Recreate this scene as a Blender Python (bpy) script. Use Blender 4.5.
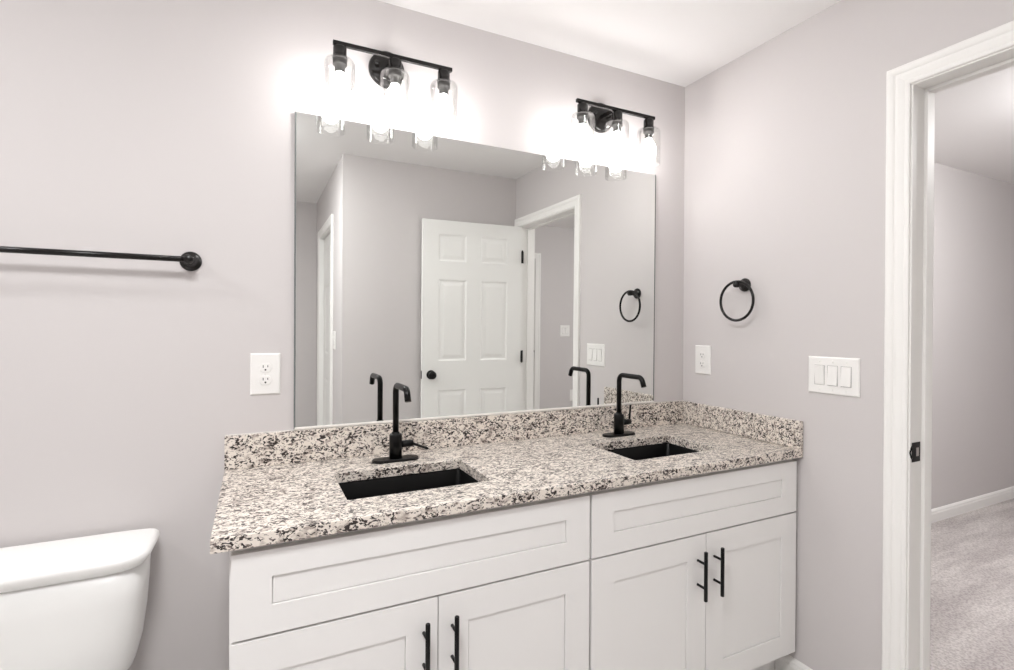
import bpy, bmesh, math
from mathutils import Vector, Matrix

# ------------------------------------------------------------------ clear
for o in list(bpy.data.objects):
    bpy.data.objects.remove(o, do_unlink=True)
scene = bpy.context.scene
COL = scene.collection
PI = math.pi

# ------------------------------------------------------------------ camera
CAM = Vector((0.2571, -1.7924, 1.3011))
YAW, PITCH, ROLL, FPX = 0.4562, -0.0043, 0.0052, 514.95
fw = Vector((math.sin(YAW) * math.cos(PITCH), math.cos(YAW) * math.cos(PITCH), math.sin(PITCH)))
r0 = Vector((math.cos(YAW), -math.sin(YAW), 0))
u0 = r0.cross(fw)
rt = r0 * math.cos(ROLL) + u0 * math.sin(ROLL)
up = u0 * math.cos(ROLL) - r0 * math.sin(ROLL)
cam_data = bpy.data.cameras.new('camera')
cam_data.sensor_width = 36.0
cam_data.lens = FPX / 1014.0 * 36.0
cam_data.shift_y = -4.87 / 1014.0      # slight lens shift that keeps the uprights upright
cam_data.clip_start = 0.02
cam = bpy.data.objects.new('camera', cam_data)
M4 = Matrix((rt, up, -fw)).transposed().to_4x4()
M4.translation = CAM
cam.matrix_world = M4
COL.objects.link(cam)
scene.camera = cam

# ------------------------------------------------------------------ world, exposure, lamp strengths
world = bpy.data.worlds.new('world')
world.use_nodes = True
world.node_tree.nodes['Background'].inputs[0].default_value = (0.8, 0.85, 1.0, 1)
world.node_tree.nodes['Background'].inputs[1].default_value = 0.3
scene.world = world
vs = scene.view_settings
vs.view_transform = 'Standard'
vs.look = 'None'
vs.gamma = 1.0
vs.use_curve_mapping = False
vs.exposure = 0.0
BULB = 42.0            # emission strength of the vanity bulbs
TUB_FILL = 118.0       # unseen ceiling light added on the tub side, placed from the shadows, for fill
FRONT_FILL = 66.0     # unseen ceiling light added to fill the cabinet fronts and door
MID_FILL = 30.0        # unseen ceiling light added to brighten the right wall
BED_FILL = 80.0       # unseen ceiling light added to brighten the bedroom

# ------------------------------------------------------------------ measures (metres)
XR = 2.052             # right wall
ZC = 2.425             # ceiling
YF = -1.745            # wall facing the mirror
XB = 0.775             # side wall of the alcove
YA = -3.32             # far wall of the alcove
XL = -1.75             # left wall
XR2 = XR + 0.12        # bedroom face of the right wall
XE = 6.3               # east wall of the bedroom
YN = 0.05              # bedroom wall seen through the doorway
YS = -3.25             # bedroom wall seen in the mirror

# ------------------------------------------------------------------ materials
def srgb(r, g, b):
    f = lambda c: (c / 255 / 12.92) if c / 255 <= 0.04045 else ((c / 255 + 0.055) / 1.055) ** 2.4
    return (f(r), f(g), f(b), 1)

def mat(name, color, rough=0.5, metal=0.0, bump=None, spec=None, coat=0):
    m = bpy.data.materials.new(name)
    m.use_nodes = True
    nt = m.node_tree
    b = nt.nodes['Principled BSDF']
    b.inputs['Base Color'].default_value = color
    b.inputs['Roughness'].default_value = rough
    b.inputs['Metallic'].default_value = metal
    if spec is not None:
        b.inputs['Specular IOR Level'].default_value = spec
    if coat:
        b.inputs['Coat Weight'].default_value = coat
        b.inputs['Coat Roughness'].default_value = 0.08
    if bump:
        scale, strength, dist = bump
        tc = nt.nodes.new('ShaderNodeTexCoord')
        n = nt.nodes.new('ShaderNodeTexNoise')
        n.inputs['Scale'].default_value = scale
        n.inputs['Detail'].default_value = 4
        bp = nt.nodes.new('ShaderNodeBump')
        bp.inputs['Strength'].default_value = strength
        bp.inputs['Distance'].default_value = dist
        nt.links.new(tc.outputs['Object'], n.inputs['Vector'])
        nt.links.new(n.outputs['Fac'], bp.inputs['Height'])
        nt.links.new(bp.outputs['Normal'], b.inputs['Normal'])
    return m

def granite():
    m = bpy.data.materials.new('speckled_granite')
    m.use_nodes = True
    nt = m.node_tree
    N, L = nt.nodes.new, nt.links.new
    b = nt.nodes['Principled BSDF']
    tc = N('ShaderNodeTexCoord')
    mp = N('ShaderNodeMapping')
    mp.inputs['Rotation'].default_value = (0.5, 0.35, 0.6)
    mp.inputs['Scale'].default_value = (1.0, 1.75, 1.5)
    L(tc.outputs['Object'], mp.inputs['Vector'])
    wn = N('ShaderNodeTexNoise'); wn.inputs['Scale'].default_value = 34; wn.inputs['Detail'].default_value = 3
    L(mp.outputs['Vector'], wn.inputs['Vector'])
    sub = N('ShaderNodeVectorMath'); sub.operation = 'SUBTRACT'; sub.inputs[1].default_value = (0.5, 0.5, 0.5)
    L(wn.outputs['Color'], sub.inputs[0])
    sc = N('ShaderNodeVectorMath'); sc.operation = 'SCALE'; sc.inputs['Scale'].default_value = 0.03
    L(sub.outputs[0], sc.inputs[0])
    add = N('ShaderNodeVectorMath'); add.operation = 'ADD'
    L(mp.outputs['Vector'], add.inputs[0]); L(sc.outputs[0], add.inputs[1])

    def ramp(src, stops):
        r = N('ShaderNodeValToRGB')
        e = r.color_ramp.elements
        e[0].position, e[0].color = stops[0]
        e[1].position, e[1].color = stops[1]
        for p, c in stops[2:]:
            x = e.new(p); x.color = c
        L(src, r.inputs[0])
        return r

    def noise(scale, detail=3, rough=0.6):
        n = N('ShaderNodeTexNoise'); n.inputs['Scale'].default_value = scale
        n.inputs['Detail'].default_value = detail; n.inputs['Roughness'].default_value = rough
        L(add.outputs[0], n.inputs['Vector'])
        return n

    def mix(fac, a, bcol):
        x = N('ShaderNodeMix'); x.data_type = 'RGBA'
        L(fac, x.inputs['Factor'])
        if isinstance(a, tuple): x.inputs['A'].default_value = a
        else: L(a, x.inputs['A'])
        if isinstance(bcol, tuple): x.inputs['B'].default_value = bcol
        else: L(bcol, x.inputs['B'])
        return x.outputs['Result']
    # soft cream / warm grey clouding
    base = ramp(noise(38, 2).outputs['Fac'], [(0.34, srgb(180, 168, 159)), (0.48, srgb(230, 221, 211))])
    # grey-brown translucent flecks
    f1 = ramp(noise(84, 2, 0.5).outputs['Fac'], [(0.58, (0, 0, 0, 1)), (0.635, (1, 1, 1, 1))])
    c1 = mix(f1.outputs[0], base.outputs[0], srgb(122, 110, 104))
    # dark crystals, clustered
    n2 = noise(125, 2, 0.5)
    cl = noise(30, 2, 0.5)
    mm = N('ShaderNodeMath'); mm.operation = 'MULTIPLY_ADD'
    L(cl.outputs['Fac'], mm.inputs[0]); mm.inputs[1].default_value = 0.45; L(n2.outputs['Fac'], mm.inputs[2])
    f2 = ramp(mm.outputs[0], [(0.775, (0, 0, 0, 1)), (0.805, (1, 1, 1, 1))])
    c2 = mix(f2.outputs[0], c1, srgb(52, 45, 43))
    # small black pepper
    v = N('ShaderNodeTexVoronoi'); v.inputs['Scale'].default_value = 95
    L(add.outputs[0], v.inputs['Vector'])
    vr = ramp(v.outputs['Distance'], [(0.16, (1, 1, 1, 1)), (0.22, (0, 0, 0, 1))])
    vc = N('ShaderNodeSeparateColor'); L(v.outputs['Color'], vc.inputs[0])
    gt = N('ShaderNodeMath'); gt.operation = 'GREATER_THAN'; gt.inputs[1].default_value = 0.68
    L(vc.outputs[0], gt.inputs[0])
    mu = N('ShaderNodeMath'); mu.operation = 'MULTIPLY'
    L(vr.outputs[0], mu.inputs[0]); L(gt.outputs[0], mu.inputs[1])
    c3 = mix(mu.outputs[0], c2, srgb(62, 52, 50))
    L(c3, b.inputs['Base Color'])
    b.inputs['Roughness'].default_value = 0.28
    b.inputs['Specular IOR Level'].default_value = 0.35
    return m

def carpet_mat():
    m = bpy.data.materials.new('bedroom_carpet')
    m.use_nodes = True
    nt = m.node_tree; N, L = nt.nodes.new, nt.links.new
    b = nt.nodes['Principled BSDF']
    tc = N('ShaderNodeTexCoord')
    mp = N('ShaderNodeMapping'); mp.inputs['Rotation'].default_value = (0, 0, -0.15); mp.inputs['Scale'].default_value = (0.35, 2.2, 1)
    L(tc.outputs['Object'], mp.inputs['Vector'])
    n1 = N('ShaderNodeTexNoise'); n1.inputs['Scale'].default_value = 5; n1.inputs['Detail'].default_value = 3
    L(mp.outputs[0], n1.inputs['Vector'])
    n2 = N('ShaderNodeTexNoise'); n2.inputs['Scale'].default_value = 110; n2.inputs['Detail'].default_value = 3
    L(tc.outputs['Object'], n2.inputs['Vector'])
    r1 = N('ShaderNodeValToRGB'); r1.color_ramp.elements[0].position = 0.38; r1.color_ramp.elements[1].position = 0.62
    r1.color_ramp.elements[0].color = srgb(196, 189, 187); r1.color_ramp.elements[1].color = srgb(218, 212, 209)
    L(n1.outputs['Fac'], r1.inputs[0])
    r2 = N('ShaderNodeValToRGB'); r2.color_ramp.elements[0].position = 0.35; r2.color_ramp.elements[1].position = 0.6
    r2.color_ramp.elements[0].color = (0.62, 0.6, 0.6, 1); r2.color_ramp.elements[1].color = (1, 1, 1, 1)
    L(n2.outputs['Fac'], r2.inputs[0])
    x = N('ShaderNodeMix'); x.data_type = 'RGBA'; x.blend_type = 'MULTIPLY'; x.inputs['Factor'].default_value = 0.8
    L(r1.outputs[0], x.inputs['A']); L(r2.outputs[0], x.inputs['B'])
    L(x.outputs['Result'], b.inputs['Base Color'])
    bp = N('ShaderNodeBump'); bp.inputs['Strength'].default_value = 0.7; bp.inputs['Distance'].default_value = 0.01
    L(n2.outputs['Fac'], bp.inputs['Height']); L(bp.outputs[0], b.inputs['Normal'])
    b.inputs['Roughness'].default_value = 1.0
    b.inputs['Specular IOR Level'].default_value = 0.0
    return m

def tile_mat():
    m = bpy.data.materials.new('floor_tile')
    m.use_nodes = True
    nt = m.node_tree; N, L = nt.nodes.new, nt.links.new
    b = nt.nodes['Principled BSDF']
    tc = N('ShaderNodeTexCoord')
    br = N('ShaderNodeTexBrick'); br.inputs['Scale'].default_value = 1.0
    br.inputs['Brick Width'].default_value = 0.61; br.inputs['Row Height'].default_value = 0.305
    br.inputs['Mortar Size'].default_value = 0.003
    br.inputs['Color1'].default_value = srgb(222, 219, 217); br.inputs['Color2'].default_value = srgb(216, 213, 211)
    br.inputs['Mortar'].default_value = srgb(150, 145, 142)
    L(tc.outputs['Object'], br.inputs['Vector'])
    n = N('ShaderNodeTexNoise'); n.inputs['Scale'].default_value = 3; n.inputs['Detail'].default_value = 8; n.inputs['Distortion'].default_value = 1.5
    L(tc.outputs['Object'], n.inputs['Vector'])
    r = N('ShaderNodeValToRGB')
    e = r.color_ramp.elements
    e[0].position = 0.47; e[0].color = (1, 1, 1, 1); e[1].position = 0.53; e[1].color = (1, 1, 1, 1)
    k = e.new(0.5); k.color = srgb(170, 160, 156)
    L(n.outputs['Fac'], r.inputs[0])
    x = N('ShaderNodeMix'); x.data_type = 'RGBA'; x.blend_type = 'MULTIPLY'; x.inputs['Factor'].default_value = 0.6
    L(br.outputs['Color'], x.inputs['A']); L(r.outputs[0], x.inputs['B'])
    L(x.outputs['Result'], b.inputs['Base Color'])
    b.inputs['Roughness'].default_value = 0.3
    return m

def emit_mat(name, color, strength):
    m = bpy.data.materials.new(name)
    m.use_nodes = True
    nt = m.node_tree
    b = nt.nodes['Principled BSDF']
    b.inputs['Base Color'].default_value = (0.9, 0.9, 0.88, 1)
    b.inputs['Emission Color'].default_value = color
    b.inputs['Emission Strength'].default_value = strength
    return m

def thin_glass():
    m = bpy.data.materials.new('clear_glass')
    m.use_nodes = True
    nt = m.node_tree; N, L = nt.nodes.new, nt.links.new
    out = nt.nodes['Material Output']
    nt.nodes.remove(nt.nodes['Principled BSDF'])
    t = N('ShaderNodeBsdfTransparent'); t.inputs[0].default_value = (0.99, 0.99, 0.987, 1)
    g = N('ShaderNodeBsdfGlossy'); g.inputs['Roughness'].default_value = 0.03
    lw = N('ShaderNodeLayerWeight'); lw.inputs['Blend'].default_value = 0.28
    pw = N('ShaderNodeMath'); pw.operation = 'MULTIPLY_ADD'; pw.inputs[1].default_value = 0.36; pw.inputs[2].default_value = 0.01
    L(lw.outputs['Fresnel'], pw.inputs[0])
    mx = N('ShaderNodeMixShader')
    L(pw.outputs[0], mx.inputs[0]); L(t.outputs[0], mx.inputs[1]); L(g.outputs[0], mx.inputs[2])
    L(mx.outputs[0], out.inputs[0])
    return m

def mirror_mat():
    m = bpy.data.materials.new('silvered_mirror')
    m.use_nodes = True
    nt = m.node_tree
    b = nt.nodes['Principled BSDF']
    b.inputs['Base Color'].default_value = (0.86, 0.875, 0.86, 1)
    b.inputs['Metallic'].default_value = 1
    b.inputs['Roughness'].default_value = 0.0
    return m

WALL = mat('greige_wall_paint', srgb(207, 202, 201), 0.75, bump=(260, 0.05, 0.002), spec=0.25)
CEIL = mat('flat_ceiling_paint', srgb(243, 241, 240), 0.95, bump=(200, 0.08, 0.002), spec=0.1)
TRIM = mat('white_trim_paint', srgb(240, 238, 235), 0.5, spec=0.3)
DOORP = mat('white_door_paint', srgb(238, 237, 234), 0.45, spec=0.35)
CAB = mat('white_cabinet_lacquer', srgb(242, 240, 238), 0.4, spec=0.35)
CABIN = mat('cabinet_interior', srgb(150, 146, 142), 0.7)
PORC = mat('white_porcelain', srgb(240, 239, 237), 0.38, coat=0.0)
PLATE = mat('white_switch_plastic', srgb(240, 238, 235), 0.3)
BLACK = mat('matte_black_metal', (0.004, 0.0038, 0.0038, 1), 0.3, 0.0, spec=0.22)
BRONZE = mat('dark_bronze_metal', (0.007, 0.006, 0.0055, 1), 0.26, 0.0, spec=0.35)
SINKM = mat('black_composite_sink', (0.005, 0.005, 0.005, 1), 0.3, spec=0.2)
SLOT = mat('dark_slot', (0.03, 0.028, 0.027, 1), 0.7)
SOCK = mat('grey_lamp_socket', (0.03, 0.028, 0.026, 1), 0.6, 0.2)
STEEL = mat('brushed_steel', (0.6, 0.58, 0.56, 1), 0.3, 1.0)
CAULK = mat('white_caulk', srgb(235, 231, 225), 0.5)
EDGE = mat('mirror_glass_edge', (0.16, 0.17, 0.165, 1), 0.2)
SEATM = mat('white_toilet_seat', srgb(240, 239, 236), 0.2)
GRAN = granite()
CARPET = carpet_mat()
TILE = tile_mat()
GLASS = thin_glass()
MIRROR = mirror_mat()
BULBM = emit_mat('glowing_bulb', (1.0, 0.985, 0.98, 1), BULB)
TUBFILLM = emit_mat('added_tub_fill_glow', (0.985, 0.995, 1.0, 1), TUB_FILL)  # this and the next three glow for the added unseen fill lights
FRONTFILLM = emit_mat('added_front_fill_glow', (0.985, 0.995, 1.0, 1), FRONT_FILL)
MIDFILLM = emit_mat('added_middle_fill_glow', (0.985, 0.995, 1.0, 1), MID_FILL)
BEDFILLM = emit_mat('added_bedroom_fill_glow', (1.0, 1.0, 1.0, 1), BED_FILL)

# ------------------------------------------------------------------ mesh helpers
def box(bm, x0, x1, y0, y1, z0, z1, bev=0.0, seg=2):
    t = bmesh.new()
    bmesh.ops.create_cube(t, size=1)
    for v in t.verts:
        v.co = Vector((x0 + (v.co.x + .5) * (x1 - x0), y0 + (v.co.y + .5) * (y1 - y0), z0 + (v.co.z + .5) * (z1 - z0)))
    if bev:
        bmesh.ops.bevel(t, geom=t.edges[:], offset=bev, segments=seg, profile=0.5, affect='EDGES')
    merge(bm, t)

def merge(bm, t, mx=None):
    me = bpy.data.meshes.new('tmp')
    if mx is not None:
        bmesh.ops.transform(t, matrix=mx, verts=t.verts[:])
    t.to_mesh(me); t.free()
    bm.from_mesh(me)
    bpy.data.meshes.remove(me)

def frame_to(d):
    d = Vector(d).normalized()
    return d.to_track_quat('Z', 'Y').to_matrix().to_4x4()

def lathe(bm, prof, origin=(0, 0, 0), axis=(0, 0, 1), seg=32, caps=True):
    """prof: list of (radius, height) along the axis"""
    t = bmesh.new()
    rings = []
    for r, h in prof:
        if r < 1e-6:
            rings.append([t.verts.new((0, 0, h))])
        else:
            rings.append([t.verts.new((r * math.cos(2 * PI * i / seg), r * math.sin(2 * PI * i / seg), h)) for i in range(seg)])
    for a, b in zip(rings, rings[1:]):
        for i in range(seg):
            j = (i + 1) % seg
            if len(a) == 1 and len(b) == 1: continue
            if len(a) == 1: t.faces.new((a[0], b[j], b[i]))
            elif len(b) == 1: t.faces.new((a[i], a[j], b[0]))
            else: t.faces.new((a[i], a[j], b[j], b[i]))
    if caps:
        if len(rings[0]) > 1: t.faces.new(list(reversed(rings[0])))
        if len(rings[-1]) > 1: t.faces.new(rings[-1])
    bmesh.ops.recalc_face_normals(t, faces=t.faces[:])
    for f in t.faces: f.smooth = True
    mx = Matrix.Translation(Vector(origin)) @ frame_to(axis)
    merge(bm, t, mx)

def tube(bm, pts, r, seg=16, caps=True, closed=False):
    """round tube along points; r is a number or list"""
    pts = [Vector(p) for p in pts]
    n = len(pts)
    rs = r if isinstance(r, (list, tuple)) else [r] * n
    t = bmesh.new()
    rings = []
    nrm = None
    for i, p in enumerate(pts):
        if closed:
            d = (pts[(i + 1) % n] - pts[i - 1]).normalized()
        else:
            a = pts[max(i - 1, 0)]; b = pts[min(i + 1, n - 1)]
            d = (b - a).normalized()
        if nrm is None:
            nrm = d.orthogonal().normalized()
        nrm = (nrm - d * nrm.dot(d)).normalized()
        bn = d.cross(nrm)
        rings.append([t.verts.new(p + (nrm * math.cos(2 * PI * k / seg) + bn * math.sin(2 * PI * k / seg)) * rs[i]) for k in range(seg)])
    rng = range(n) if closed else range(n - 1)
    for i in rng:
        a, b = rings[i], rings[(i + 1) % n]
        if closed and i == n - 1:
            off = min(range(seg), key=lambda k: (a[0].co - b[k].co).length)
            b = b[off:] + b[:off]
        for k in range(seg):
            j = (k + 1) % seg
            t.faces.new((a[k], a[j], b[j], b[k]))
    if caps and not closed:
        t.faces.new(list(reversed(rings[0]))); t.faces.new(rings[-1])
    bmesh.ops.recalc_face_normals(t, faces=t.faces[:])
    for f in t.faces:
        f.smooth = len(f.verts) == 4
    merge(bm, t)

def arc(c, a, b, r, a0, a1, n=8):
    """points about centre c in the plane of unit vectors a, b"""
    c, a, b = Vector(c), Vector(a), Vector(b)
    return [c + a * (r * math.cos(a0 + (a1 - a0) * i / n)) + b * (r * math.sin(a0 + (a1 - a0) * i / n)) for i in range(n + 1)]

def relief(bm, w, h, rects, prof, to3d):
    """flat face w x h with rectangular panels cut in; prof = [(inset, depth), ...]; to3d(u, v, d)"""
    us = sorted({0, w, *[r[0] for r in rects], *[r[1] for r in rects]})
    vsn = sorted({0, h, *[r[2] for r in rects], *[r[3] for r in rects]})
    V = lambda u, v, d: bm.verts.new(to3d(u, v, d))
    for i in range(len(us) - 1):
        for j in range(len(vsn) - 1):
            um, vm = (us[i] + us[i + 1]) / 2, (vsn[j] + vsn[j + 1]) / 2
            if any(r[0] < um < r[1] and r[2] < vm < r[3] for r in rects): continue
            bm.faces.new([V(us[i], vsn[j], 0), V(us[i + 1], vsn[j], 0), V(us[i + 1], vsn[j + 1], 0), V(us[i], vsn[j + 1], 0)])
    for (a, b, c, d) in rects:
        prev = None
        for ins, dep in [(0, 0)] + prof:
            ring = [V(a + ins, c + ins, dep), V(b - ins, c + ins, dep), V(b - ins, d - ins, dep), V(a + ins, d - ins, dep)]
            if prev:
                for k in range(4):
                    bm.faces.new([prev[k], prev[(k + 1) % 4], ring[(k + 1) % 4], ring[k]])
            prev = ring
        bm.faces.new(prev)

def slab_with_panels(bm, w, h, t, rects, prof, mx, both=False):
    """slab: u along +x, v up z, front face at y=-t/2 (facing -y)"""
    s = bmesh.new()
    relief(s, w, h, rects, prof, lambda u, v, d: Vector((u, -t / 2 + d, v)))
    if both:
        relief(s, w, h, rects, prof, lambda u, v, d: Vector((u, t / 2 - d, v)))
    else:
        s.faces.new([s.verts.new(c) for c in ((0, t / 2, 0), (0, t / 2, h), (w, t / 2, h), (w, t / 2, 0))])
    for q in ([(0, 0), (w, 0)], [(w, 0), (w, h)], [(w, h), (0, h)], [(0, h), (0, 0)]):
        (ua, va), (ub, vb) = q
        s.faces.new([s.verts.new(c) for c in ((ua, -t / 2, va), (ub, -t / 2, vb), (ub, t / 2, vb), (ua, t / 2, va))])
    bmesh.ops.remove_doubles(s, verts=s.verts[:], dist=1e-5)
    bmesh.ops.recalc_face_normals(s, faces=s.faces[:])
    merge(bm, s, mx)

def obj(name, bm, m, parent=None, loc=None):
    me = bpy.data.meshes.new(name)
    bm.to_mesh(me); bm.free()
    for x in (m if isinstance(m, (list, tuple)) else [m]):
        me.materials.append(x)
    o = bpy.data.objects.new(name, me)
    COL.objects.link(o)
    if parent: o.parent = parent
    if loc: o.location = loc
    return o

def tag(o, label=None, cat=None, group=None, kind=None):
    if label: o['label'] = label
    if cat: o['category'] = cat
    if group: o['group'] = group
    if kind: o['kind'] = kind
    return o

def thing(name, loc, label, cat, group=None, rot=None):
    o = bpy.data.objects.new(name, None)
    o.empty_display_size = 0.05
    COL.objects.link(o)
    o.location = loc
    if rot: o.rotation_euler = rot
    return tag(o, label, cat, group)

def copy_tree(o, parent=None):
    c = o.copy(); COL.objects.link(c); c.parent = parent
    for ch in list(o.children): copy_tree(ch, c)
    return c

def structure(name, bm, m, label, parent=None):
    return tag(obj(name, bm, m, parent), label, name.split('_')[0], None, 'structure')

def nb(): return bmesh.new()

# ================================================================== THE SETTING
T = 0.115
b = nb(); box(b, XL - T, XR, 0, T, 0, ZC)
structure('wall_back', b, WALL, 'warm grey painted wall behind the vanity and toilet')
# right wall with the doorway
DY0, DY1, DZ = -0.928, -1.668, 2.045      # clear opening
b = nb()
box(b, XR, XR2, DY0 + 0.012, T, 0, ZC)
box(b, XR, XR2, YA, DY1 - 0.012, 0, ZC)
box(b, XR, XR2, DY1 - 0.012, DY0 + 0.012, DZ + 0.012, ZC)
structure('wall_right', b, WALL, 'warm grey painted wall with the doorway, towel ring and light switches')
b = nb(); box(b, XB, XR, YF - T, YF, 0, ZC)
structure('wall_front', b, WALL, 'grey wall facing the mirror, behind the open door')
CD0, CD1, CDZ = -2.245, -2.99, 2.045
b = nb()
box(b, XB, XB + T, CD0 + 0.012, YF - T, 0, ZC)
box(b, XB, XB + T, YA, CD1 - 0.012, 0, ZC)
box(b, XB, XB + T, CD1 - 0.012, CD0 + 0.012, CDZ + 0.012, ZC)
structure('wall_alcove_side', b, WALL, 'grey side wall with a closed white door, seen in the left of the mirror')
b = nb(); box(b, XL - T, XR2, YA - T, YA, 0, ZC)
structure('wall_rear', b, WALL, 'shaded grey wall at the far left of the mirror')
b = nb(); box(b, XL - T, XL, YA, 0, 0, ZC)
structure('wall_left', b, WALL, 'grey wall left of the toilet')
b = nb(); box(b, XL - T, XR2, YA - T, T, ZC, ZC + 0.1)
structure('ceiling', b, CEIL, 'flat white bathroom ceiling')
b = nb(); box(b, XL - T, XR + 0.06, YA - T, T, -0.1, 0)
structure('floor', b, TILE, 'light grey tiled bathroom floor')
# bedroom beyond the doorway
b = nb(); box(b, XR + 0.06, XE + T, YA - T, T + 0.1, -0.1, 0.012)
structure('floor_bedroom', b, CARPET, 'grey bedroom carpet beyond the doorway')
b = nb(); box(b, XR2, XE + T, YA - T, T + 0.1, ZC, ZC + 0.1)
structure('ceiling_bedroom', b, CEIL, 'white bedroom ceiling beyond the doorway')
b = nb(); box(b, XR2, XE + T, YN, YN + T, 0, ZC)
structure('wall_bedroom_back', b, WALL, 'pale grey bedroom wall seen straight through the doorway')
# bedroom wall seen in the mirror, with its own doorway
BD0, BD1 = 2.31, 3.065
b = nb()
box(b, XR2, BD0 - 0.012, YS - T, YS, 0, ZC)
box(b, BD1 + 0.012, XE + T, YS - T, YS, 0, ZC)
box(b, BD0 - 0.012, BD1 + 0.012, YS - T, YS, 2.057, ZC)
structure('wall_bedroom_front', b, WALL, 'grey bedroom wall seen in the mirror through the doorway')
b = nb(); box(b, XE, XE + T, YS, YN, 0, ZC)
structure('wall_bedroom_side', b, WALL, 'grey end wall of the bedroom')

# baseboards -------------------------------------------------------
BB = [(0, 0), (0.014, 0), (0.014, 0.058), (0.011, 0.064), (0.011, 0.074), (0.006, 0.083), (0, 0.086)]
def baseboard(name, p0, p1, n, label, z=0.0, s=1.0):
    """p0->p1 along the wall, n = direction into the room"""
    b = nb()
    p0, p1, n = Vector((*p0, z)), Vector((*p1, z)), Vector((*n, 0))
    ra = [b.verts.new(p0 + n * d + Vector((0, 0, h * s))) for d, h in BB]
    rb = [b.verts.new(p1 + n * d + Vector((0, 0, h * s))) for d, h in BB]
    k = len(BB)
    for i in range(k):
        j = (i + 1) % k
        b.faces.new((ra[i], ra[j], rb[j], rb[i]))
    b.faces.new(ra); b.faces.new(list(reversed(rb)))
    bmesh.ops.recalc_face_normals(b, faces=b.faces[:])
    return structure(name, b, TRIM, label)
baseboard('baseboard_right', (XR, -0.492), (XR, -0.862), (-1, 0), 'white baseboard between the vanity and the doorway')
baseboard('baseboard_back', (XL, 0), (0.210, 0), (0, -1), 'white baseboard behind the toilet')
baseboard('baseboard_front', (XB, YF), (XR, YF), (0, 1), 'white baseboard below the open door')
baseboard('baseboard_rear', (XL, YA), (XB, YA), (0, 1), 'white baseboard on the shaded wall')
baseboard('baseboard_left', (XL, YA + 0.014), (XL, -0.014), (1, 0), 'white baseboard on the left wall')
baseboard('baseboard_bedroom_back', (XR2, YN), (XE, YN), (0, -1), 'white baseboard along the bedroom wall beyond the doorway', 0.012)
baseboard('baseboard_bedroom_front', (BD1 + 0.07, YS), (XE, YS), (0, 1), 'white baseboard on the bedroom wall seen in the mirror', 0.012)

# door casings -----------------------------------------------------
CP = [(0.0, 0), (0.0, 0.009), (0.004, 0.011), (0.011, 0.011), (0.013, 0.0085), (0.018, 0.0105), (0.030, 0.0135),
      (0.036, 0.0135), (0.038, 0.0115), (0.043, 0.0155), (0.050, 0.0175), (0.058, 0.0175), (0.062, 0.015), (0.062, 0)]
def casing(name, s0, s1, top, f, label, z0=0.0):
    """s0<s1 opening edges; f(s, z, n) -> point"""
    b = nb()
    rings = []
    for st in range(4):
        ring = []
        for u, h in CP:
            s = s0 - u if st < 2 else s1 + u
            z = z0 if st in (0, 3) else top + u
            ring.append(b.verts.new(f(s, z, h)))
        rings.append(ring)
    k = len(CP)
    for r1, r2 in zip(rings, rings[1:]):
        for i in range(k):
            j = (i + 1) % k
            b.faces.new((r1[i], r1[j], r2[j], r2[i]))
    b.faces.new(rings[0]); b.faces.new(rings[-1])
    bmesh.ops.recalc_face_normals(b, faces=b.faces[:])
    return structure(name, b, TRIM, label)
casing('trim_1', DY1 - 0.005, DY0 + 0.005, DZ + 0.005, lambda s, z, n: Vector((XR - n, s, z)),
       'white moulded casing around the bathroom doorway')
casing('trim_2', DY1 - 0.005, DY0 + 0.005, DZ + 0.005, lambda s, z, n: Vector((XR2 + n, s, z)),
       'white casing on the bedroom side of the doorway', 0.012)
casing('trim_3', CD1 - 0.005, CD0 + 0.005, CDZ + 0.005, lambda s, z, n: Vector((XB - n, s, z)),
       'white casing around the closed door seen at the left of the mirror')
casing('trim_4', BD0 - 0.005, BD1 + 0.005, 2.05, lambda s, z, n: Vector((s, YS + n, z)),
       'white casing around the bedroom door seen in the mirror', 0.012)

# jamb of the bathroom doorway: lining boards and stop
b = nb()
JX0, JX1 = XR - 0.002, XR2 + 0.002
box(b, JX0, JX1, DY0, DY0 + 0.0118, 0, DZ + 0.0118)
box(b, JX0, JX1, DY1 - 0.0118, DY1, 0, DZ + 0.0118)
box(b, JX0, JX1, DY1, DY0, DZ, DZ + 0.0118)
SX0, SX1 = XR + 0.060, XR + 0.094
box(b, SX0, SX1, DY0 - 0.010, DY0, 0.0, DZ, 0.0015)
box(b, SX0, SX1, DY1, DY1 + 0.010, 0.0, DZ, 0.0015)
box(b, SX0, SX1, DY1 + 0.0101, DY0 - 0.0101, DZ - 0.010, DZ, 0.0015)
jamb = structure('trim_5', b, TRIM, 'white door jamb and stop lining the bathroom doorway')
b = nb()
box(b, XR + 0.006, XR + 0.052, DY0 - 0.0016, DY0 - 0.0002, 0.897, 0.957, 0.0006, 1)
t = bmesh.new()       # curved lip of the plate, bending round the jamb edge
tube(b, [(XR + 0.006, DY0 - 0.001, 0.908), (XR + 0.001, DY0 - 0.0015, 0.914), (XR - 0.003, DY0 - 0.0005, 0.927), (XR + 0.001, DY0 - 0.0015, 0.940), (XR + 0.006, DY0 - 0.001, 0.946)], 0.0022, 8)
t.free()
sp = obj('strike_plate', b, BLACK, jamb); sp['label'] = 'black metal strike plate'
b = nb(); box(b, XR + 0.028, XR + 0.042, DY0 - 0.0022, DY0 - 0.0016, 0.914, 0.940)
obj('latch_hole', b, STEEL, sp)

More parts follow.
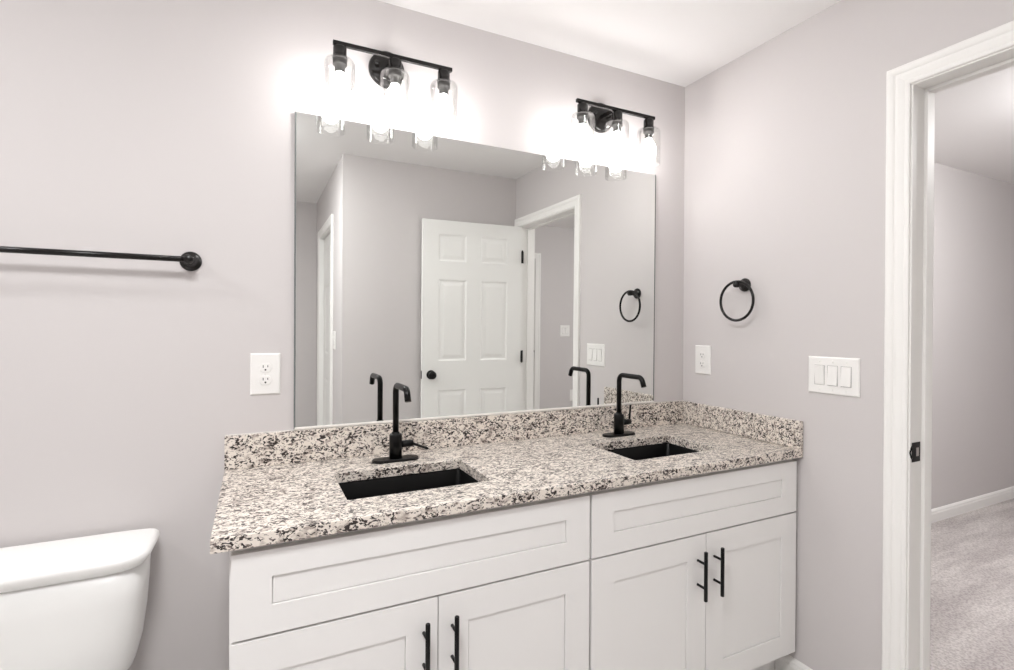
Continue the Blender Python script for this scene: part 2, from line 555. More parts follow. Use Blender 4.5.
# six-panel doors ---------------------------------------------------
def door_mesh(b, w, h, mx, t=0.035):
    st, mu = 0.112, 0.108
    pw = (w - 2 * st - mu) / 2
    c = [(st, st + pw), (st + pw + mu, w - st)]
    rows = [(0.21, h - 1.19), (h - 0.985, h - 0.415), (h - 0.285, h - 0.098)]
    rects = [(a0, a1, z0, z1) for a0, a1 in c for z0, z1 in rows]
    prof = [(0.005, 0.0025), (0.010, 0.0048), (0.020, 0.005), (0.040, 0.0018), (0.042, 0.0015)]
    slab_with_panels(b, w, h, t, rects, prof, mx, both=True)

def knob_mesh(b, origin, axis):
    lathe(b, [(0.031, 0), (0.032, 0.002), (0.030, 0.007), (0.014, 0.010), (0.011, 0.016), (0.011, 0.030), (0.017, 0.036),
              (0.0265, 0.043), (0.0275, 0.052), (0.024, 0.060), (0.014, 0.064), (0, 0.065)], origin, axis, 28)

# door_1: open bathroom door, folded back towards the wall facing the mirror
DW, DH = 0.745, 2.03
hx, hy = XR - 0.009, DY1 + 0.022
ang = PI + 0.055
mx = Matrix.Translation((hx, hy, 0.010)) @ Matrix.Rotation(ang, 4, 'Z')
b = nb(); door_mesh(b, DW, DH, mx)
d1 = structure('door_1', b, DOORP, 'open white six-panel door reflected in the mirror')
b = nb()
for sgn in (-1, 1):
    q = mx @ Vector((DW - 0.062, sgn * 0.0175, 0.950))
    dr = (mx.to_3x3() @ Vector((0, sgn, 0)))
    knob_mesh(b, q, dr)
k = obj('knob', b, BLACK, d1); k['label'] = 'round black door knob'
b = nb()
t = bmesh.new(); bmesh.ops.create_cube(t, size=1)
for v in t.verts: v.co = Vector((DW + v.co.x * 0.003, v.co.y * 0.024, 0.95 + v.co.z * 0.056))
merge(b, t, mx)
k = obj('latch_plate', b, BLACK, d1); k['label'] = 'black latch plate on the door edge'
for z in (0.33, 1.075, 1.82):
    b = nb()
    lathe(b, [(0.004, -0.002), (0.0065, 0), (0.0065, 0.088), (0.004, 0.090)], (XR - 0.004, hy + 0.024, z - 0.044), (0, 0, 1), 16)
    box(b, XR - 0.003, XR + 0.030, DY1 + 0.0002, DY1 + 0.0022, z - 0.044, z + 0.044)
    k = obj('hinge', b, BLACK, d1); k['label'] = 'black door hinge'

# door_2: closed door in the alcove side wall
mx = Matrix.Translation((XB + 0.045, CD0 - 0.001, 0.008)) @ Matrix.Rotation(-PI / 2, 4, 'Z')
b = nb(); door_mesh(b, (CD0 - CD1) - 0.002, 2.034, mx)
box(b, XB - 0.001, XB + T, CD0, CD0 + 0.0118, 0, CDZ + 0.0118)
box(b, XB - 0.001, XB + T, CD1 - 0.0118, CD1, 0, CDZ + 0.0118)
box(b, XB - 0.001, XB + T, CD1, CD0, CDZ, CDZ + 0.0118)
d2 = structure('door_2', b, DOORP, 'closed white panel door seen at the left of the mirror')

# door_3: closed bedroom door
mx = Matrix.Translation((BD0 + 0.001, YS - 0.035, 0.016)) @ Matrix.Rotation(0, 4, 'Z')
b = nb(); door_mesh(b, (BD1 - BD0) - 0.002, 2.025, mx)
box(b, BD0 - 0.0118, BD0, YS - T, YS + 0.001, 0.012, 2.0568)
box(b, BD1, BD1 + 0.0118, YS - T, YS + 0.001, 0.012, 2.0568)
box(b, BD0, BD1, YS - T, YS + 0.001, 2.045, 2.0568)
d3 = structure('door_3', b, DOORP, 'closed white bedroom door reflected in the mirror beyond the doorway')
b = nb(); knob_mesh(b, (BD1 - 0.045, YS - 0.0175, 1.02), (0, 1, 0)); obj('knob', b, BLACK, d3)

# ================================================================== VANITY
CT, CTH = 0.866, 0.030
CX0, CY = 0.177, -0.588
CABT = CT - CTH
CX = [0.211, 1.128, 2.042]
FY = -0.572                      # front of doors
FT = 0.019
H1 = (0.469, 0.866, -0.199, -0.455)
H2 = (1.388, 1.772, -0.199, -0.455)

def cabinet(x0, x1, label):
    root = thing('vanity_cabinet', ((x0 + x1) / 2, -0.28, 0), label, 'cabinet', 'white vanity cabinets under the granite top')
    inv = -Vector(root.location)
    def P(name, b, m, par=root):
        o = obj(name, b, m, par)
        if par is root: o.location = inv
        return o
    b = nb()
    yb = FY + FT + 0.0005
    box(b, x0, x0 + 0.016, yb + 0.019, -0.016, 0.115, CABT)
    box(b, x0, x0 + 0.016, -0.49, -0.016, 0, 0.115)
    box(b, x1 - 0.016, x1, yb + 0.019, -0.016, 0.115, CABT)
    box(b, x1 - 0.016, x1, -0.49, -0.016, 0, 0.115)
    box(b, x0 + 0.016, x1 - 0.016, -0.022, -0.016, 0.115, CABT)
    box(b, x0 + 0.016, x1 - 0.016, yb + 0.019, -0.022, 0.115, 0.131)
    # face frame
    box(b, x0, x0 + 0.040, yb, yb + 0.019, 0.115, CABT)
    box(b, x1 - 0.040, x1, yb, yb + 0.019, 0.115, CABT)
    box(b, x0 + 0.040, x1 - 0.040, yb, yb + 0.019, 0.115, 0.150)
    box(b, x0 + 0.040, x1 - 0.040, yb, yb + 0.019, 0.612, 0.655)
    box(b, x0 + 0.040, x1 - 0.040, yb, yb + 0.019, 0.795, CABT)
    P('body', b, CAB)
    b = nb(); box(b, x0 + 0.016, x1 - 0.016, -0.490, -0.478, 0, 0.1145)
    P('toe_board', b, CAB)
    g = 0.003
    # false drawer front
    dx0, dx1 = x0 + 0.004, x1 - 0.004
    b = nb()
    w, h = dx1 - dx0, 0.820 - 0.637
    prof = [(0.0002, 0.0075), (0.0022, 0.0075), (0.0024, 0.0042)]
    slab_with_panels(b, w, h, FT, [(0.078, w - 0.078, 0.062, h - 0.058)], prof,
                     Matrix.Translation((dx0, FY + FT / 2, 0.637)))
    P('drawer_front', b, CAB)
    xm = (x0 + x1) / 2
    for s in (-1, 1):
        a0, a1 = (dx0, xm - g / 2) if s < 0 else (xm + g / 2, dx1)
        w, h = a1 - a0, 0.631 - 0.122
        b = nb()
        slab_with_panels(b, w, h, FT, [(0.080, w - 0.080, 0.074, h - 0.076)], prof,
                         Matrix.Translation((a0, FY + FT / 2, 0.122)))
        d = P('door', b, CAB)
        hxx = xm + s * 0.037
        b = nb()
        yb2 = FY - 0.034
        tube(b, [(hxx, yb2, 0.434), (hxx, yb2, 0.4355), (hxx, yb2, 0.5895), (hxx, yb2, 0.591)], [0.0052, 0.006, 0.006, 0.0052], 14)
        for z in (0.4735, 0.5515):
            tube(b, [(hxx, FY + 0.0005, z), (hxx, yb2, z)], 0.0042, 10)
        hd = obj('handle', b, BLACK, d); hd['label'] = 'black bar handle'
    return root
cabinet(CX[0], CX[1], 'left white shaker vanity cabinet under the sink nearest the toilet')
cabinet(CX[1] + 0.0006, CX[2], 'right white shaker vanity cabinet beside the doorway wall')

# granite countertop with two sink cut-outs
def slab_holes(b, x0, x1, y0, y1, z0, z1, holes):
    xs = sorted({x0, x1, *[h[0] for h in holes], *[h[1] for h in holes]})
    ys = sorted({y0, y1, *[h[2] for h in holes], *[h[3] for h in holes]})
    cells = {}
    for i in range(len(xs) - 1):
        for j in range(len(ys) - 1):
            xm, ym = (xs[i] + xs[i + 1]) / 2, (ys[j] + ys[j + 1]) / 2
            cells[i, j] = not any(h[0] < xm < h[1] and min(h[2:]) < ym < max(h[2:]) for h in holes)
    t = bmesh.new()
    vt = {}
    def V(i, j, z):
        if (i, j, z) not in vt: vt[i, j, z] = t.verts.new((xs[i], ys[j], z))
        return vt[i, j, z]
    for (i, j), s in cells.items():
        if not s: continue
        t.faces.new((V(i, j, z1), V(i + 1, j, z1), V(i + 1, j + 1, z1), V(i, j + 1, z1)))
        t.faces.new((V(i, j, z0), V(i, j + 1, z0), V(i + 1, j + 1, z0), V(i + 1, j, z0)))
        for di, dj, a, c in ((-1, 0, (i, j), (i, j + 1)), (1, 0, (i + 1, j), (i + 1, j + 1)), (0, -1, (i, j), (i + 1, j)), (0, 1, (i, j + 1), (i + 1, j + 1))):
            if not cells.get((i + di, j + dj), False):
                t.faces.new((V(*a, z0), V(*c, z0), V(*c, z1), V(*a, z1)))
    bmesh.ops.recalc_face_normals(t, faces=t.faces[:])
    sharp = [e for e in t.edges if len(e.link_faces) == 2 and e.calc_face_angle(0) > 0.5]
    # round the vertical corners of the holes, then ease the rims
    vert = [e for e in sharp if abs(e.verts[0].co.z - e.verts[1].co.z) > 0.01]
    hv = [e for e in vert if any(abs(e.verts[0].co.x - h[k]) < 1e-6 for h in holes for k in (0, 1))]
    bmesh.ops.bevel(t, geom=hv, offset=0.006, segments=4, profile=0.5, affect='EDGES')
    sharp = [e for e in t.edges if len(e.link_faces) == 2 and e.calc_face_angle(0) > 0.9]
    bmesh.ops.bevel(t, geom=sharp, offset=0.0022, segments=2, profile=0.5, affect='EDGES')
    merge(b, t)
b = nb(); slab_holes(b, CX0, XR - 0.0005, CY, -0.0005, CT - CTH, CT, [H1, H2])
counter = tag(obj('countertop', b, GRAN), 'speckled cream and black granite countertop with two sink cut-outs', 'countertop')
b = nb(); box(b, CX0, XR - 0.0215, -0.021, -0.0005, CT + 0.0002, 0.968, 0.0015)
bs = obj('backsplash', b, GRAN, counter)
b = nb(); box(b, XR - 0.021, XR - 0.0005, CY - 0.001, -0.0005, CT + 0.0002, 0.968, 0.0045, 3)
ss = obj('side_splash', b, GRAN, counter)
b = nb()
tube(b, [(CX0 + 0.001, -0.0015, 0.9675), (XR - 0.001, -0.0015, 0.9675), ], 0.0018, 8)
obj('caulk_line', b, CAULK, counter)

# undermount sinks
def sink(h, label):
    x0, x1 = h[0] - 0.004, h[1] + 0.004
    y1, y0 = h[2] + 0.004, h[3] - 0.004
    zt = CT - CTH - 0.001
    zb = zt - 0.135
    cx, cy = (x0 + x1) / 2, (y0 + y1) / 2
    root = thing('undermount_sink', (cx, cy, zb - 0.012), label, 'sink', 'black sinks under the granite')
    inv = -Vector(root.location)
    t = bmesh.new()
    def ring(ix, z, r, seg=6):
        pts = []
        for sx, sy, a in ((1, 1, 0), (-1, 1, PI / 2), (-1, -1, PI), (1, -1, 1.5 * PI)):
            ccx = cx + sx * ((x1 - x0) / 2 - ix - r); ccy = cy + sy * ((y1 - y0) / 2 - ix - r)
            for k in range(seg + 1):
                q = a + PI / 2 * k / seg
                pts.append(t.verts.new((ccx + r * math.cos(q), ccy + r * math.sin(q), z)))
        return pts
    prof = [(-0.018, zt, 0.02), (0.0, zt, 0.012), (0.002, zt - 0.004, 0.012), (0.008, zb + 0.03, 0.02), (0.014, zb + 0.01, 0.025), (0.028, zb + 0.002, 0.03), (0.08, zb, 0.02)]
    outer = [(0.06, zb - 0.010, 0.03), (0.005, zb, 0.03), (-0.006, zb + 0.02, 0.02), (-0.008, zt - 0.01, 0.02), (-0.018, zt - 0.01, 0.02)]
    rs = [ring(*p) for p in prof]
    n = len(rs[0])
    for a, c in zip(rs, rs[1:]):
        for i in range(n):
            j = (i + 1) % n
            t.faces.new((a[i], a[j], c[j], c[i]))
    t.faces.new(rs[-1])
    ro = [ring(*p) for p in outer]
    t.faces.new(list(reversed(ro[0])))
    for a, c in zip(ro, ro[1:]):
        for i in range(n):
            j = (i + 1) % n
            t.faces.new((a[i], a[j], c[j], c[i]))
    for i in range(n):
        j = (i + 1) % n
        t.faces.new((ro[-1][i], ro[-1][j], rs[0][j], rs[0][i]))
    bmesh.ops.recalc_face_normals(t, faces=t.faces[:])
    for f in t.faces: f.smooth = len(f.verts) == 4
    b = nb(); merge(b, t)
    o = obj('basin', b, SINKM, root); o.location = inv
    b = nb(); lathe(b, [(0.0, 0.0), (0.031, 0.0), (0.031, 0.003), (0.024, 0.005), (0.021, 0.003), (0.018, 0.003), (0.017, 0.008), (0.0, 0.010)], (cx, cy + 0.02, zb + 0.0002), (0, 0, 1), 28)
    o = obj('drain', b, BLACK, root); o.location = inv
    return root
sink(H1, 'black rectangular undermount sink nearest the toilet')
sink(H2, 'black rectangular undermount sink nearest the doorway wall')

# faucets
def faucet(x, y, lever, label):
    root = thing('faucet', (x, y, CT), label, 'faucet', 'black single-lever faucets on the granite')
    # escutcheon plate (pill)
    t = bmesh.new()
    L2, R = 0.0765 - 0.0255, 0.0255
    def pill(r, z):
        pts = []
        for sx, a0 in ((1, -PI / 2), (-1, PI / 2)):
            for k in range(13):
                q = a0 + PI * k / 12
                pts.append(t.verts.new((sx * L2 + r * math.cos(q), r * math.sin(q), z)))
        return pts
    rs = [pill(R, 0.0002), pill(R, 0.006), pill(R - 0.003, 0.009)]
    for a, c in zip(rs, rs[1:]):
        for i in range(len(a)):
            j = (i + 1) % len(a); t.faces.new((a[i], a[j], c[j], c[i]))
    t.faces.new(rs[-1]); t.faces.new(list(reversed(rs[0])))
    bmesh.ops.recalc_face_normals(t, faces=t.faces[:])
    b = nb(); merge(b, t); obj('base_plate', b, BLACK, root)
    b = nb()
    lathe(b, [(0.0205, 0.009), (0.0205, 0.083), (0.0185, 0.087), (0.0125, 0.0875), (0.0125, 0.093), (0.011, 0.094)], (0, 0, 0), (0, 0, 1), 32)
    obj('body', b, BLACK, root)
    b = nb()
    rr, H, R2 = 0.0098, 0.247, 0.024
    pts = [(0, 0, 0.093), (0, 0, H - R2)]
    pts += arc((0, -R2, H - R2), (0, 1, 0), (0, 0, 1), R2, 0, PI / 2, 8)[1:]
    e = -0.118
    pts += [(0, e, H)]
    pts += arc((0, e, H - R2), (0, 0, 1), (0, -1, 0), R2, 0, 1.18, 8)[1:]
    d = Vector((0, -math.cos(1.18), -math.sin(1.18)))
    pts += [Vector(pts[-1]) + d * 0.022]
    tube(b, pts, rr, 18)
    obj('spout', b, BLACK, root)
    b = nb()
    tube(b, [(0.018, 0, 0.052), (0.056, 0, 0.052), (0.058, 0, 0.052)], [0.0115, 0.0115, 0.009], 18)
    dv = Vector((0.55 * math.cos(lever), -0.83 * math.cos(lever), math.sin(lever))).normalized()
    c0 = Vector((0.053, 0, 0.052))
    tube(b, [c0, c0 + dv * 0.02, c0 + dv * 0.068, c0 + dv * 0.070], [0.0055, 0.0042, 0.0042, 0.003], 12)
    obj('lever', b, BLACK, root)
    return root
faucet(0.673, -0.123, -0.14, 'matte black faucet behind the left sink, its lever pointing forward')
faucet(1.591, -0.113, 1.5, 'matte black faucet behind the right sink, its lever pointing up')

# ================================================================== MIRROR
b = nb(); box(b, 0.373, 1.870, -0.006, -0.0005, 0.9715, 1.990)
for v in b.verts:                       # the glass leans out a few millimetres at the top
    if v.co.z > 1.5: v.co.y -= 0.004
mir = obj('vanity_mirror', b, [EDGE, MIRROR])
for p in mir.data.polygons:
    if p.normal.y < -0.9: p.material_index = 1
for nm, x0, x1, par in (('edge_strip', 0.3715, 0.3765, mir), ('edge_strip', 1.8675, 1.8715, mir)):
    b = nb(); box(b, x0, x1, -0.0068, -0.0003, 0.9720, 1.990)
    for v in b.verts:
        if v.co.z > 1.5: v.co.y -= 0.004
    o = obj(nm, b, EDGE, par); o['label'] = 'dark ground edge of the glass'
b = nb(); box(b, 0.374, 1.871, -0.0095, -0.0003, 0.9695, 0.9770, 0.001, 1)
o = obj('bottom_channel', b, CAULK, mir); o['label'] = 'white strip holding the mirror foot'
tag(mir, 'large frameless wall mirror standing on the granite backsplash', 'mirror')

# ================================================================== VANITY LIGHTS
BY, BZ = -0.118, 2.183
def vanity_light(cx, label, xs, proto=None):
    root = thing('vanity_light', (cx, 0, BZ), label, 'wall lamp', 'three-shade vanity lights above the mirror')
    b = nb()
    lathe(b, [(0.061, 0.0005), (0.062, 0.004), (0.060, 0.018), (0.054, 0.023), (0.0, 0.024)], (0, 0, 0.006), (0, -1, 0), 40)
    cn = obj('wall_plate', b, BRONZE, root)
    for s in (-1, 1):
        b = nb()
        lathe(b, [(0.003, 0), (0.003, 0.005), (0.007, 0.007), (0.008, 0.012), (0.005, 0.016), (0, 0.017)], (s * 0.040, -0.0235, 0.012), (0, -1, 0), 14)
        obj('screw_cap', b, BRONZE, cn)
    b = nb()
    tube(b, [(0, -0.022, 0.008), (0, -0.095, 0.004), (0, BY + 0.004, 0)], 0.008, 14)
    obj('arm', b, BRONZE, root)
    b = nb(); box(b, -0.192, 0.198, BY - 0.0065, BY + 0.0065, -0.0065, 0.0065, 0.001, 1)
    obj('bar', b, BRONZE, root)
    for dx in xs:
        b = nb()
        lathe(b, [(0.008, -0.006), (0.008, -0.010), (0.0195, -0.011), (0.0205, -0.014), (0.0205, -0.044), (0.024, -0.045), (0.024, -0.049), (0.010, -0.050)], (dx, BY, 0), (0, 0, 1), 28)
        sk = obj('socket', b, BRONZE, root)
        b = nb()
        lathe(b, [(0.0, -0.0505), (0.021, -0.0505), (0.0215, -0.066), (0.020, -0.067), (0.0155, -0.067), (0.0150, -0.086), (0.013, -0.090), (0.0, -0.0902)], (dx, BY, 0), (0, 0, 1), 24)
        si = obj('lamp_holder', b, SOCK, sk); si['label'] = 'grey lamp holder inside the glass'
        b = nb()
        gp = [(0.0215, -0.0495), (0.036, -0.0500), (0.0435, -0.0535), (0.0475, -0.061), (0.0485, -0.072), (0.0485, -0.1985), (0.0485, -0.2),
              (0.0462, -0.2), (0.0462, -0.1985), (0.0462, -0.072), (0.0452, -0.062), (0.0420, -0.0560), (0.036, -0.0530), (0.0245, -0.0515)]
        lathe(b, gp, (dx, BY, 0), (0, 0, 1), 40, caps=False)
        gs = obj('glass_shade', b, GLASS, root); gs['label'] = 'clear glass cylinder shade'
        b = nb()
        lathe(b, [(0.0125, -0.0905), (0.0145, -0.098), (0.021, -0.109), (0.0275, -0.122), (0.0300, -0.136), (0.0285, -0.149),
                  (0.0235, -0.160), (0.015, -0.1675), (0.006, -0.1705), (0.0, -0.171)], (dx, BY, 0), (0, 0, 1), 20)
        bl = obj('bulb', b, BULBM, root); bl['label'] = 'glowing frosted bulb'
    return root
vanity_light(0.665, 'black three-shade vanity light above the left half of the mirror', (-0.171, 0.002, 0.169))
vanity_light(1.565, 'black three-shade vanity light above the right half of the mirror, near the corner', (-0.164, 0.004, 0.167))

# ================================================================== TOWEL BAR AND RING
root = thing('towel_bar', (-0.21, 0, 1.494), 'black towel bar on the wall above the toilet', 'towel bar')
for s in (-1, 1):
    b = nb()
    lathe(b, [(0.0285, 0.0005), (0.029, 0.004), (0.0265, 0.009), (0.020, 0.012), (0.017, 0.016), (0.0135, 0.030), (0.0115, 0.048), (0.0135, 0.056), (0.0135, 0.068), (0.010, 0.072), (0, 0.0725)],
          (s * 0.297, 0, 0), (0, -1, 0), 32)
    obj('post', b, BRONZE, root)
b = nb(); tube(b, [(-0.297, -0.062, -0.001), (0.297, -0.062, -0.001)], 0.0082, 18)
obj('rail', b, BRONZE, root)

root = thing('towel_ring', (XR, -0.336, 1.481), 'black round towel ring on the wall beside the mirror', 'towel ring')
b = nb()
lathe(b, [(0.027, 0.0005), (0.0275, 0.004), (0.025, 0.010), (0.018, 0.014), (0.0125, 0.026), (0.0105, 0.038), (0.0125, 0.044), (0.0125, 0.058), (0.009, 0.062), (0, 0.0625)],
      (0, 0, 0), (-1, 0, 0), 32)
obj('post', b, BRONZE, root)
b = nb()
RR = 0.078
tube(b, [(-0.051, RR * math.sin(2 * PI * k / 48), -0.0665 + RR * math.cos(2 * PI * k / 48)) for k in range(48)], 0.0054, 12, closed=True)
obj('ring', b, BRONZE, root)

# ================================================================== OUTLETS AND SWITCHES
# built in a local frame: plate in the x-z plane, facing -y
def wall_matrix(p, facing):
    a = {'-y': 0, '-x': -PI / 2, '+y': PI, '+x': PI / 2}[facing]
    return p, (0, 0, a)

def plate_mesh(b, w, h, d=0.006):
    t = bmesh.new()
    rings = []
    for ins, y in ((0.0, -0.0004), (0.0, -0.003), (0.004, -d)):
        rings.append([t.verts.new(((w / 2 - ins) * sx, y, (h / 2 - ins) * sz)) for sx, sz in ((-1, -1), (1, -1), (1, 1), (-1, 1))])
    for a, c in zip(rings, rings[1:]):
        for i in range(4):
            t.faces.new((a[i], a[(i + 1) % 4], c[(i + 1) % 4], c[i]))
    t.faces.new(rings[-1]); t.faces.new(list(reversed(rings[0])))
    bmesh.ops.recalc_face_normals(t, faces=t.faces[:])
    merge(b, t)

def screw(parent, x, z, y=-0.006):
    b = nb(); lathe(b, [(0.0032, 0), (0.003, 0.0008), (0, 0.001)], (x, y, z), (0, -1, 0), 12)
    return obj('screw', b, PLATE, parent)

def outlet(p, facing, label, w=0.084, h=0.129, group=None):
    loc, rot = wall_matrix(p, facing)
    root = thing('wall_outlet', loc, label, 'outlet', group, rot)
    b = nb(); plate_mesh(b, w, h); obj('cover_plate', b, PLATE, root)
    for s in (-1, 1):
        b = nb()
        t = bmesh.new()
        R = 0.0172
        for yy in (-0.0061, -0.0088):
            pass
        ra, rb2 = [], []
        for k in range(32):
            q = 2 * PI * k / 32
            x = R * math.cos(q); z = max(-0.0142, min(0.0142, R * math.sin(q)))
            ra.append(t.verts.new((x, -0.0058, z + s * 0.0198)))
            rb2.append(t.verts.new((x * 0.96, -0.0084, z * 0.96 + s * 0.0198)))
        for i in range(32):
            j = (i + 1) % 32; t.faces.new((ra[i], ra[j], rb2[j], rb2[i]))
        t.faces.new(rb2)
        bmesh.ops.recalc_face_normals(t, faces=t.faces[:])
        merge(b, t)
        r = obj('receptacle', b, PLATE, root)
        b = nb()
        zc = s * 0.0198
        box(b, -0.0078, -0.0055, -0.0087, -0.0080, zc + 0.0002, zc + 0.0082)
        box(b, 0.0055, 0.0076, -0.0087, -0.0080, zc + 0.0012, zc + 0.0076)
        lathe(b, [(0.0027, 0), (0.0027, 0.0007)], (0, -0.0080, zc - 0.0066), (0, -1, 0), 12)
        o = obj('slots', b, SLOT, r); o['label'] = 'dark plug slots'
    screw(root, 0, 0)
    return root

def switches(p, facing, n, label, cat='light switch', w=None, h=0.129):
    loc, rot = wall_matrix(p, facing)
    w = w or (0.083 + 0.0455 * (n - 1))
    root = thing('light_switch', loc, label, cat, None, rot)
    b = nb(); plate_mesh(b, w, h); obj('cover_plate', b, PLATE, root)
    for i in range(n):
        cx = (i - (n - 1) / 2) * 0.0455
        b = nb()
        t = bmesh.new()
        tilt = 0.0032 if i != 0 else -0.0032
        hw, hh = 0.0165, 0.0335
        pts = []
        for sx, sz in ((-1, -1), (1, -1), (1, 1), (-1, 1)):
            pts.append((cx + sx * hw, sz * hh, sz))
        base = [t.verts.new((x, -0.0058, z)) for x, z, s in pts]
        top = [t.verts.new((cx + (x - cx) * 0.95, -0.0088 + s * tilt * 0.6, z * 0.97)) for x, z, s in pts]
        for k in range(4): t.faces.new((base[k], base[(k + 1) % 4], top[(k + 1) % 4], top[k]))
        t.faces.new(top)
        bmesh.ops.recalc_face_normals(t, faces=t.faces[:])
        merge(b, t)
        obj('rocker', b, PLATE, root)
        # thin shadow gap round the rocker
        b = nb()
        for (a0, a1, c0, c1) in ((-hw - 0.0012, -hw, -hh - 0.0012, hh + 0.0012), (hw, hw + 0.0012, -hh - 0.0012, hh + 0.0012),
                                 (-hw, hw, -hh - 0.0012, -hh), (-hw, hw, hh, hh + 0.0012)):
            box(b, cx + a0, cx + a1, -0.0063, -0.0056, c0, c1)
        o = obj('gap', b, mat('gap_grey', srgb(150, 147, 144), 0.8), root)
        for s in (-1, 1): screw(root, cx, s * 0.0485)
    return root

outlet((0.289, 0, 1.1525), '-y', 'white wall outlet left of the mirror', 0.086, 0.130, None)
outlet((XR, -0.120, 1.164), '-x', 'white wall outlet under the towel ring, above the side splash', 0.086, 0.128)
switches((XR, -0.6945, 1.1418), '-x', 3, 'white triple rocker light switch between the towel ring and doorway', w=0.174)
switches((3.465, YS, 1.245), '+y', 2, 'white double light switch on the bedroom wall, seen in the mirror')
switches((XB, -2.075, 1.19), '-x', 1, 'white light switch beside the closed door, at the left of the mirror')
outlet((3.585, YS, 0.50), '+y', 'white low outlet on the bedroom wall, seen in the mirror')

# ================================================================== TOILET
def outline(t, z, cx, yb, yf, hw, nf=2.6, nb_=7.0, seg=48):
    """flat back at yb, bowed front at yf"""
    ym = yb + (yf - yb) * 0.38
    pts = []
    for k in range(seg):
        q = 2 * PI * k / seg
        c, s = math.cos(q), math.sin(q)
        n = nb_ if s > 0 else nf
        x = hw * math.copysign(abs(c) ** (2 / n if s > 0 else 2 / (n + 1.6)), c)
        if s > 0: y = ym + (yb - ym) * abs(s) ** (2 / n)
        else: y = ym + (yf - ym) * abs(s) ** (2 / n)
        pts.append(t.verts.new((cx + x, y, z)))
    return pts

def loft(b, rings_fn, cap0=True, cap1=True):
    t = bmesh.new()
    rs = [f(t) for f in rings_fn]
    n = len(rs[0])
    for a, c in zip(rs, rs[1:]):
        for i in range(n):
            j = (i + 1) % n; t.faces.new((a[i], a[j], c[j], c[i]))
    if cap0: t.faces.new(list(reversed(rs[0])))
    if cap1: t.faces.new(rs[-1])
    bmesh.ops.recalc_face_normals(t, faces=t.faces[:])
    for f in t.faces: f.smooth = True
    merge(b, t)

TX = -0.222
toilet = thing('toilet', (TX, -0.35, 0), 'white porcelain toilet below the towel bar, beside the vanity', 'toilet')
inv = Vector((-TX, 0.35, 0))
def R(z, yb, yf, hw, nf=2.6, cx=TX, nb_=7.0):
    return lambda t: outline(t, z, cx, yb, yf, hw, nf, nb_)
b = nb()
loft(b, [R(0.365, -0.035, -0.160, 0.150), R(0.372, -0.030, -0.172, 0.165), R(0.40, -0.026, -0.186, 0.190, 3.6), R(0.45, -0.024, -0.200, 0.202, 4), R(0.53, -0.023, -0.212, 0.212, 4.5),
         R(0.61, -0.022, -0.219, 0.218, 4.8), R(0.685, -0.022, -0.222, 0.221, 5)])
o = obj('tank', b, PORC, toilet); o.location = inv
b = nb()
loft(b, [R(0.6855, -0.020, -0.222, 0.222, 5), R(0.691, -0.018, -0.229, 0.229, 5), R(0.700, -0.016, -0.236, 0.235, 5), R(0.710, -0.015, -0.241, 0.240, 5),
         R(0.718, -0.016, -0.241, 0.240, 5), R(0.7235, -0.019, -0.236, 0.235, 5), R(0.726, -0.026, -0.224, 0.224, 5), R(0.7275, -0.05, -0.19, 0.19, 5)])
o = obj('tank_lid', b, PORC, toilet); o.location = inv
b = nb()
lathe(b, [(0.014, 0), (0.014, 0.006), (0.009, 0.009), (0.008, 0.02), (0, 0.021)], (TX - 0.16, -0.205, 0.645), (0, -1, 0), 20)
tube(b, [(TX - 0.16, -0.224, 0.645), (TX - 0.12, -0.230, 0.642), (TX - 0.085, -0.232, 0.638)], [0.006, 0.006, 0.008], 12)
o = obj('flush_lever', b, STEEL, toilet); o.location = inv
def egg(z, yb, yf, hw):
    def f(t):
        pts = []
        ym = yb + (yf - yb) * 0.42
        for k in range(48):
            q = 2 * PI * k / 48
            c, s = math.cos(q), math.sin(q)
            if s > 0: pts.append(t.verts.new((TX + hw * math.copysign(abs(c) ** 0.75, c), ym + (yb - ym) * abs(s) ** 0.75, z)))
            else: pts.append(t.verts.new((TX + hw * c, ym + (yf - ym) * abs(s), z)))
        return pts
    return f
b = nb()
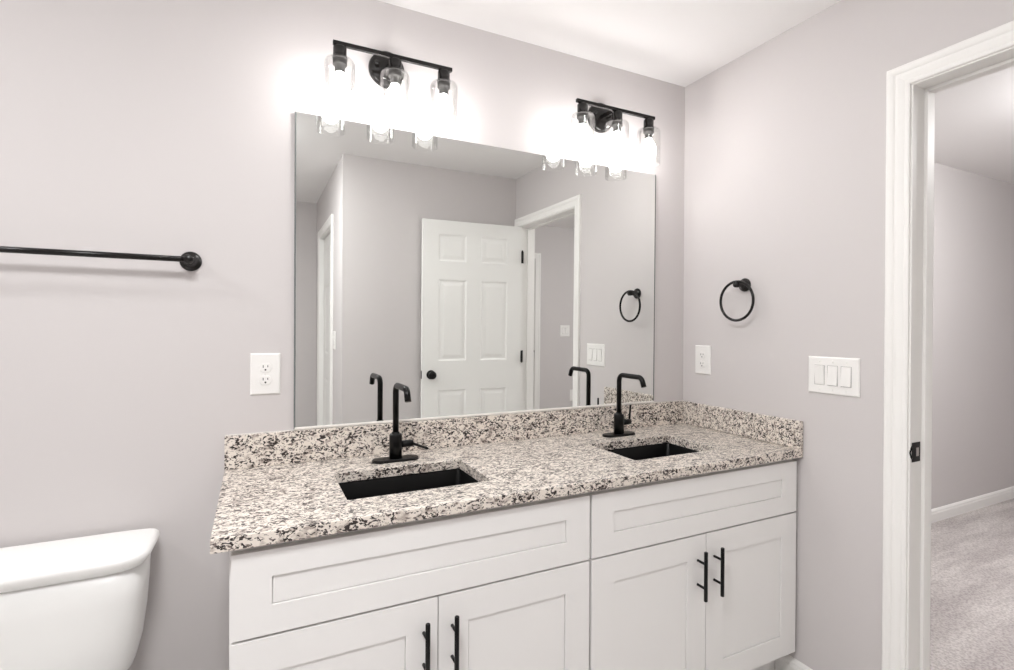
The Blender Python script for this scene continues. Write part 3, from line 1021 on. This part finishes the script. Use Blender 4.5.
loft(b, [egg(0.0, -0.10, -0.56, 0.105), egg(0.03, -0.10, -0.555, 0.10), egg(0.12, -0.09, -0.54, 0.095), egg(0.20, -0.07, -0.60, 0.12), egg(0.28, -0.05, -0.68, 0.16),
         egg(0.34, -0.035, -0.72, 0.180), egg(0.364, -0.03, -0.73, 0.185), egg(0.3645, -0.24, -0.70, 0.15), egg(0.33, -0.25, -0.67, 0.13), egg(0.22, -0.30, -0.60, 0.08), egg(0.18, -0.33, -0.52, 0.04)])
o = obj('bowl', b, PORC, toilet); o.location = inv
b = nb()
loft(b, [egg(0.366, -0.245, -0.735, 0.186), egg(0.378, -0.245, -0.74, 0.190), egg(0.384, -0.25, -0.735, 0.186)])
o = obj('seat', b, SEATM, toilet); o.location = inv
b = nb()
loft(b, [egg(0.3845, -0.240, -0.735, 0.187), egg(0.395, -0.240, -0.738, 0.189), egg(0.402, -0.25, -0.725, 0.18), egg(0.405, -0.29, -0.66, 0.13)])
o = obj('seat_lid', b, SEATM, toilet); o.location = inv

# ================================================================== ADDED FILL LIGHTS (unseen ceiling fixtures)
def added_fill_light(x, y, m, label, r=0.15, deep=1.0):
    root = thing('added_fill_light', (x, y, ZC), label, 'ceiling lamp')
    b = nb(); lathe(b, [(r + 0.012, -0.0005), (r + 0.015, -0.012), (r + 0.010, -0.020), (r, -0.020)], (0, 0, 0), (0, 0, 1), 40)
    obj('rim', b, TRIM, root)
    b = nb(); lathe(b, [(r - 0.001, -0.0205), (r * 0.93, -0.040 * deep), (r * 0.75, -0.056 * deep), (r * 0.45, -0.067 * deep), (0, -0.072 * deep)], (0, 0, 0), (0, 0, 1), 32, caps=False)
    obj('diffuser', b, m, root)
    return root
added_fill_light(-1.30, -0.65, TUBFILLM, 'added round flush fill light, unseen, left of the toilet', 0.10)
added_fill_light(0.07, -1.46, FRONTFILLM, 'added round flush fill light, unseen, over the middle of the bathroom', 0.22)
added_fill_light(1.25, -0.76, MIDFILLM, 'added small flush fill light, unseen, between the vanity and the door', 0.09, 0.8)
added_fill_light(3.7, -1.2, BEDFILLM, 'added round deep fill light, unseen, in the bedroom', 0.2, 2.4)
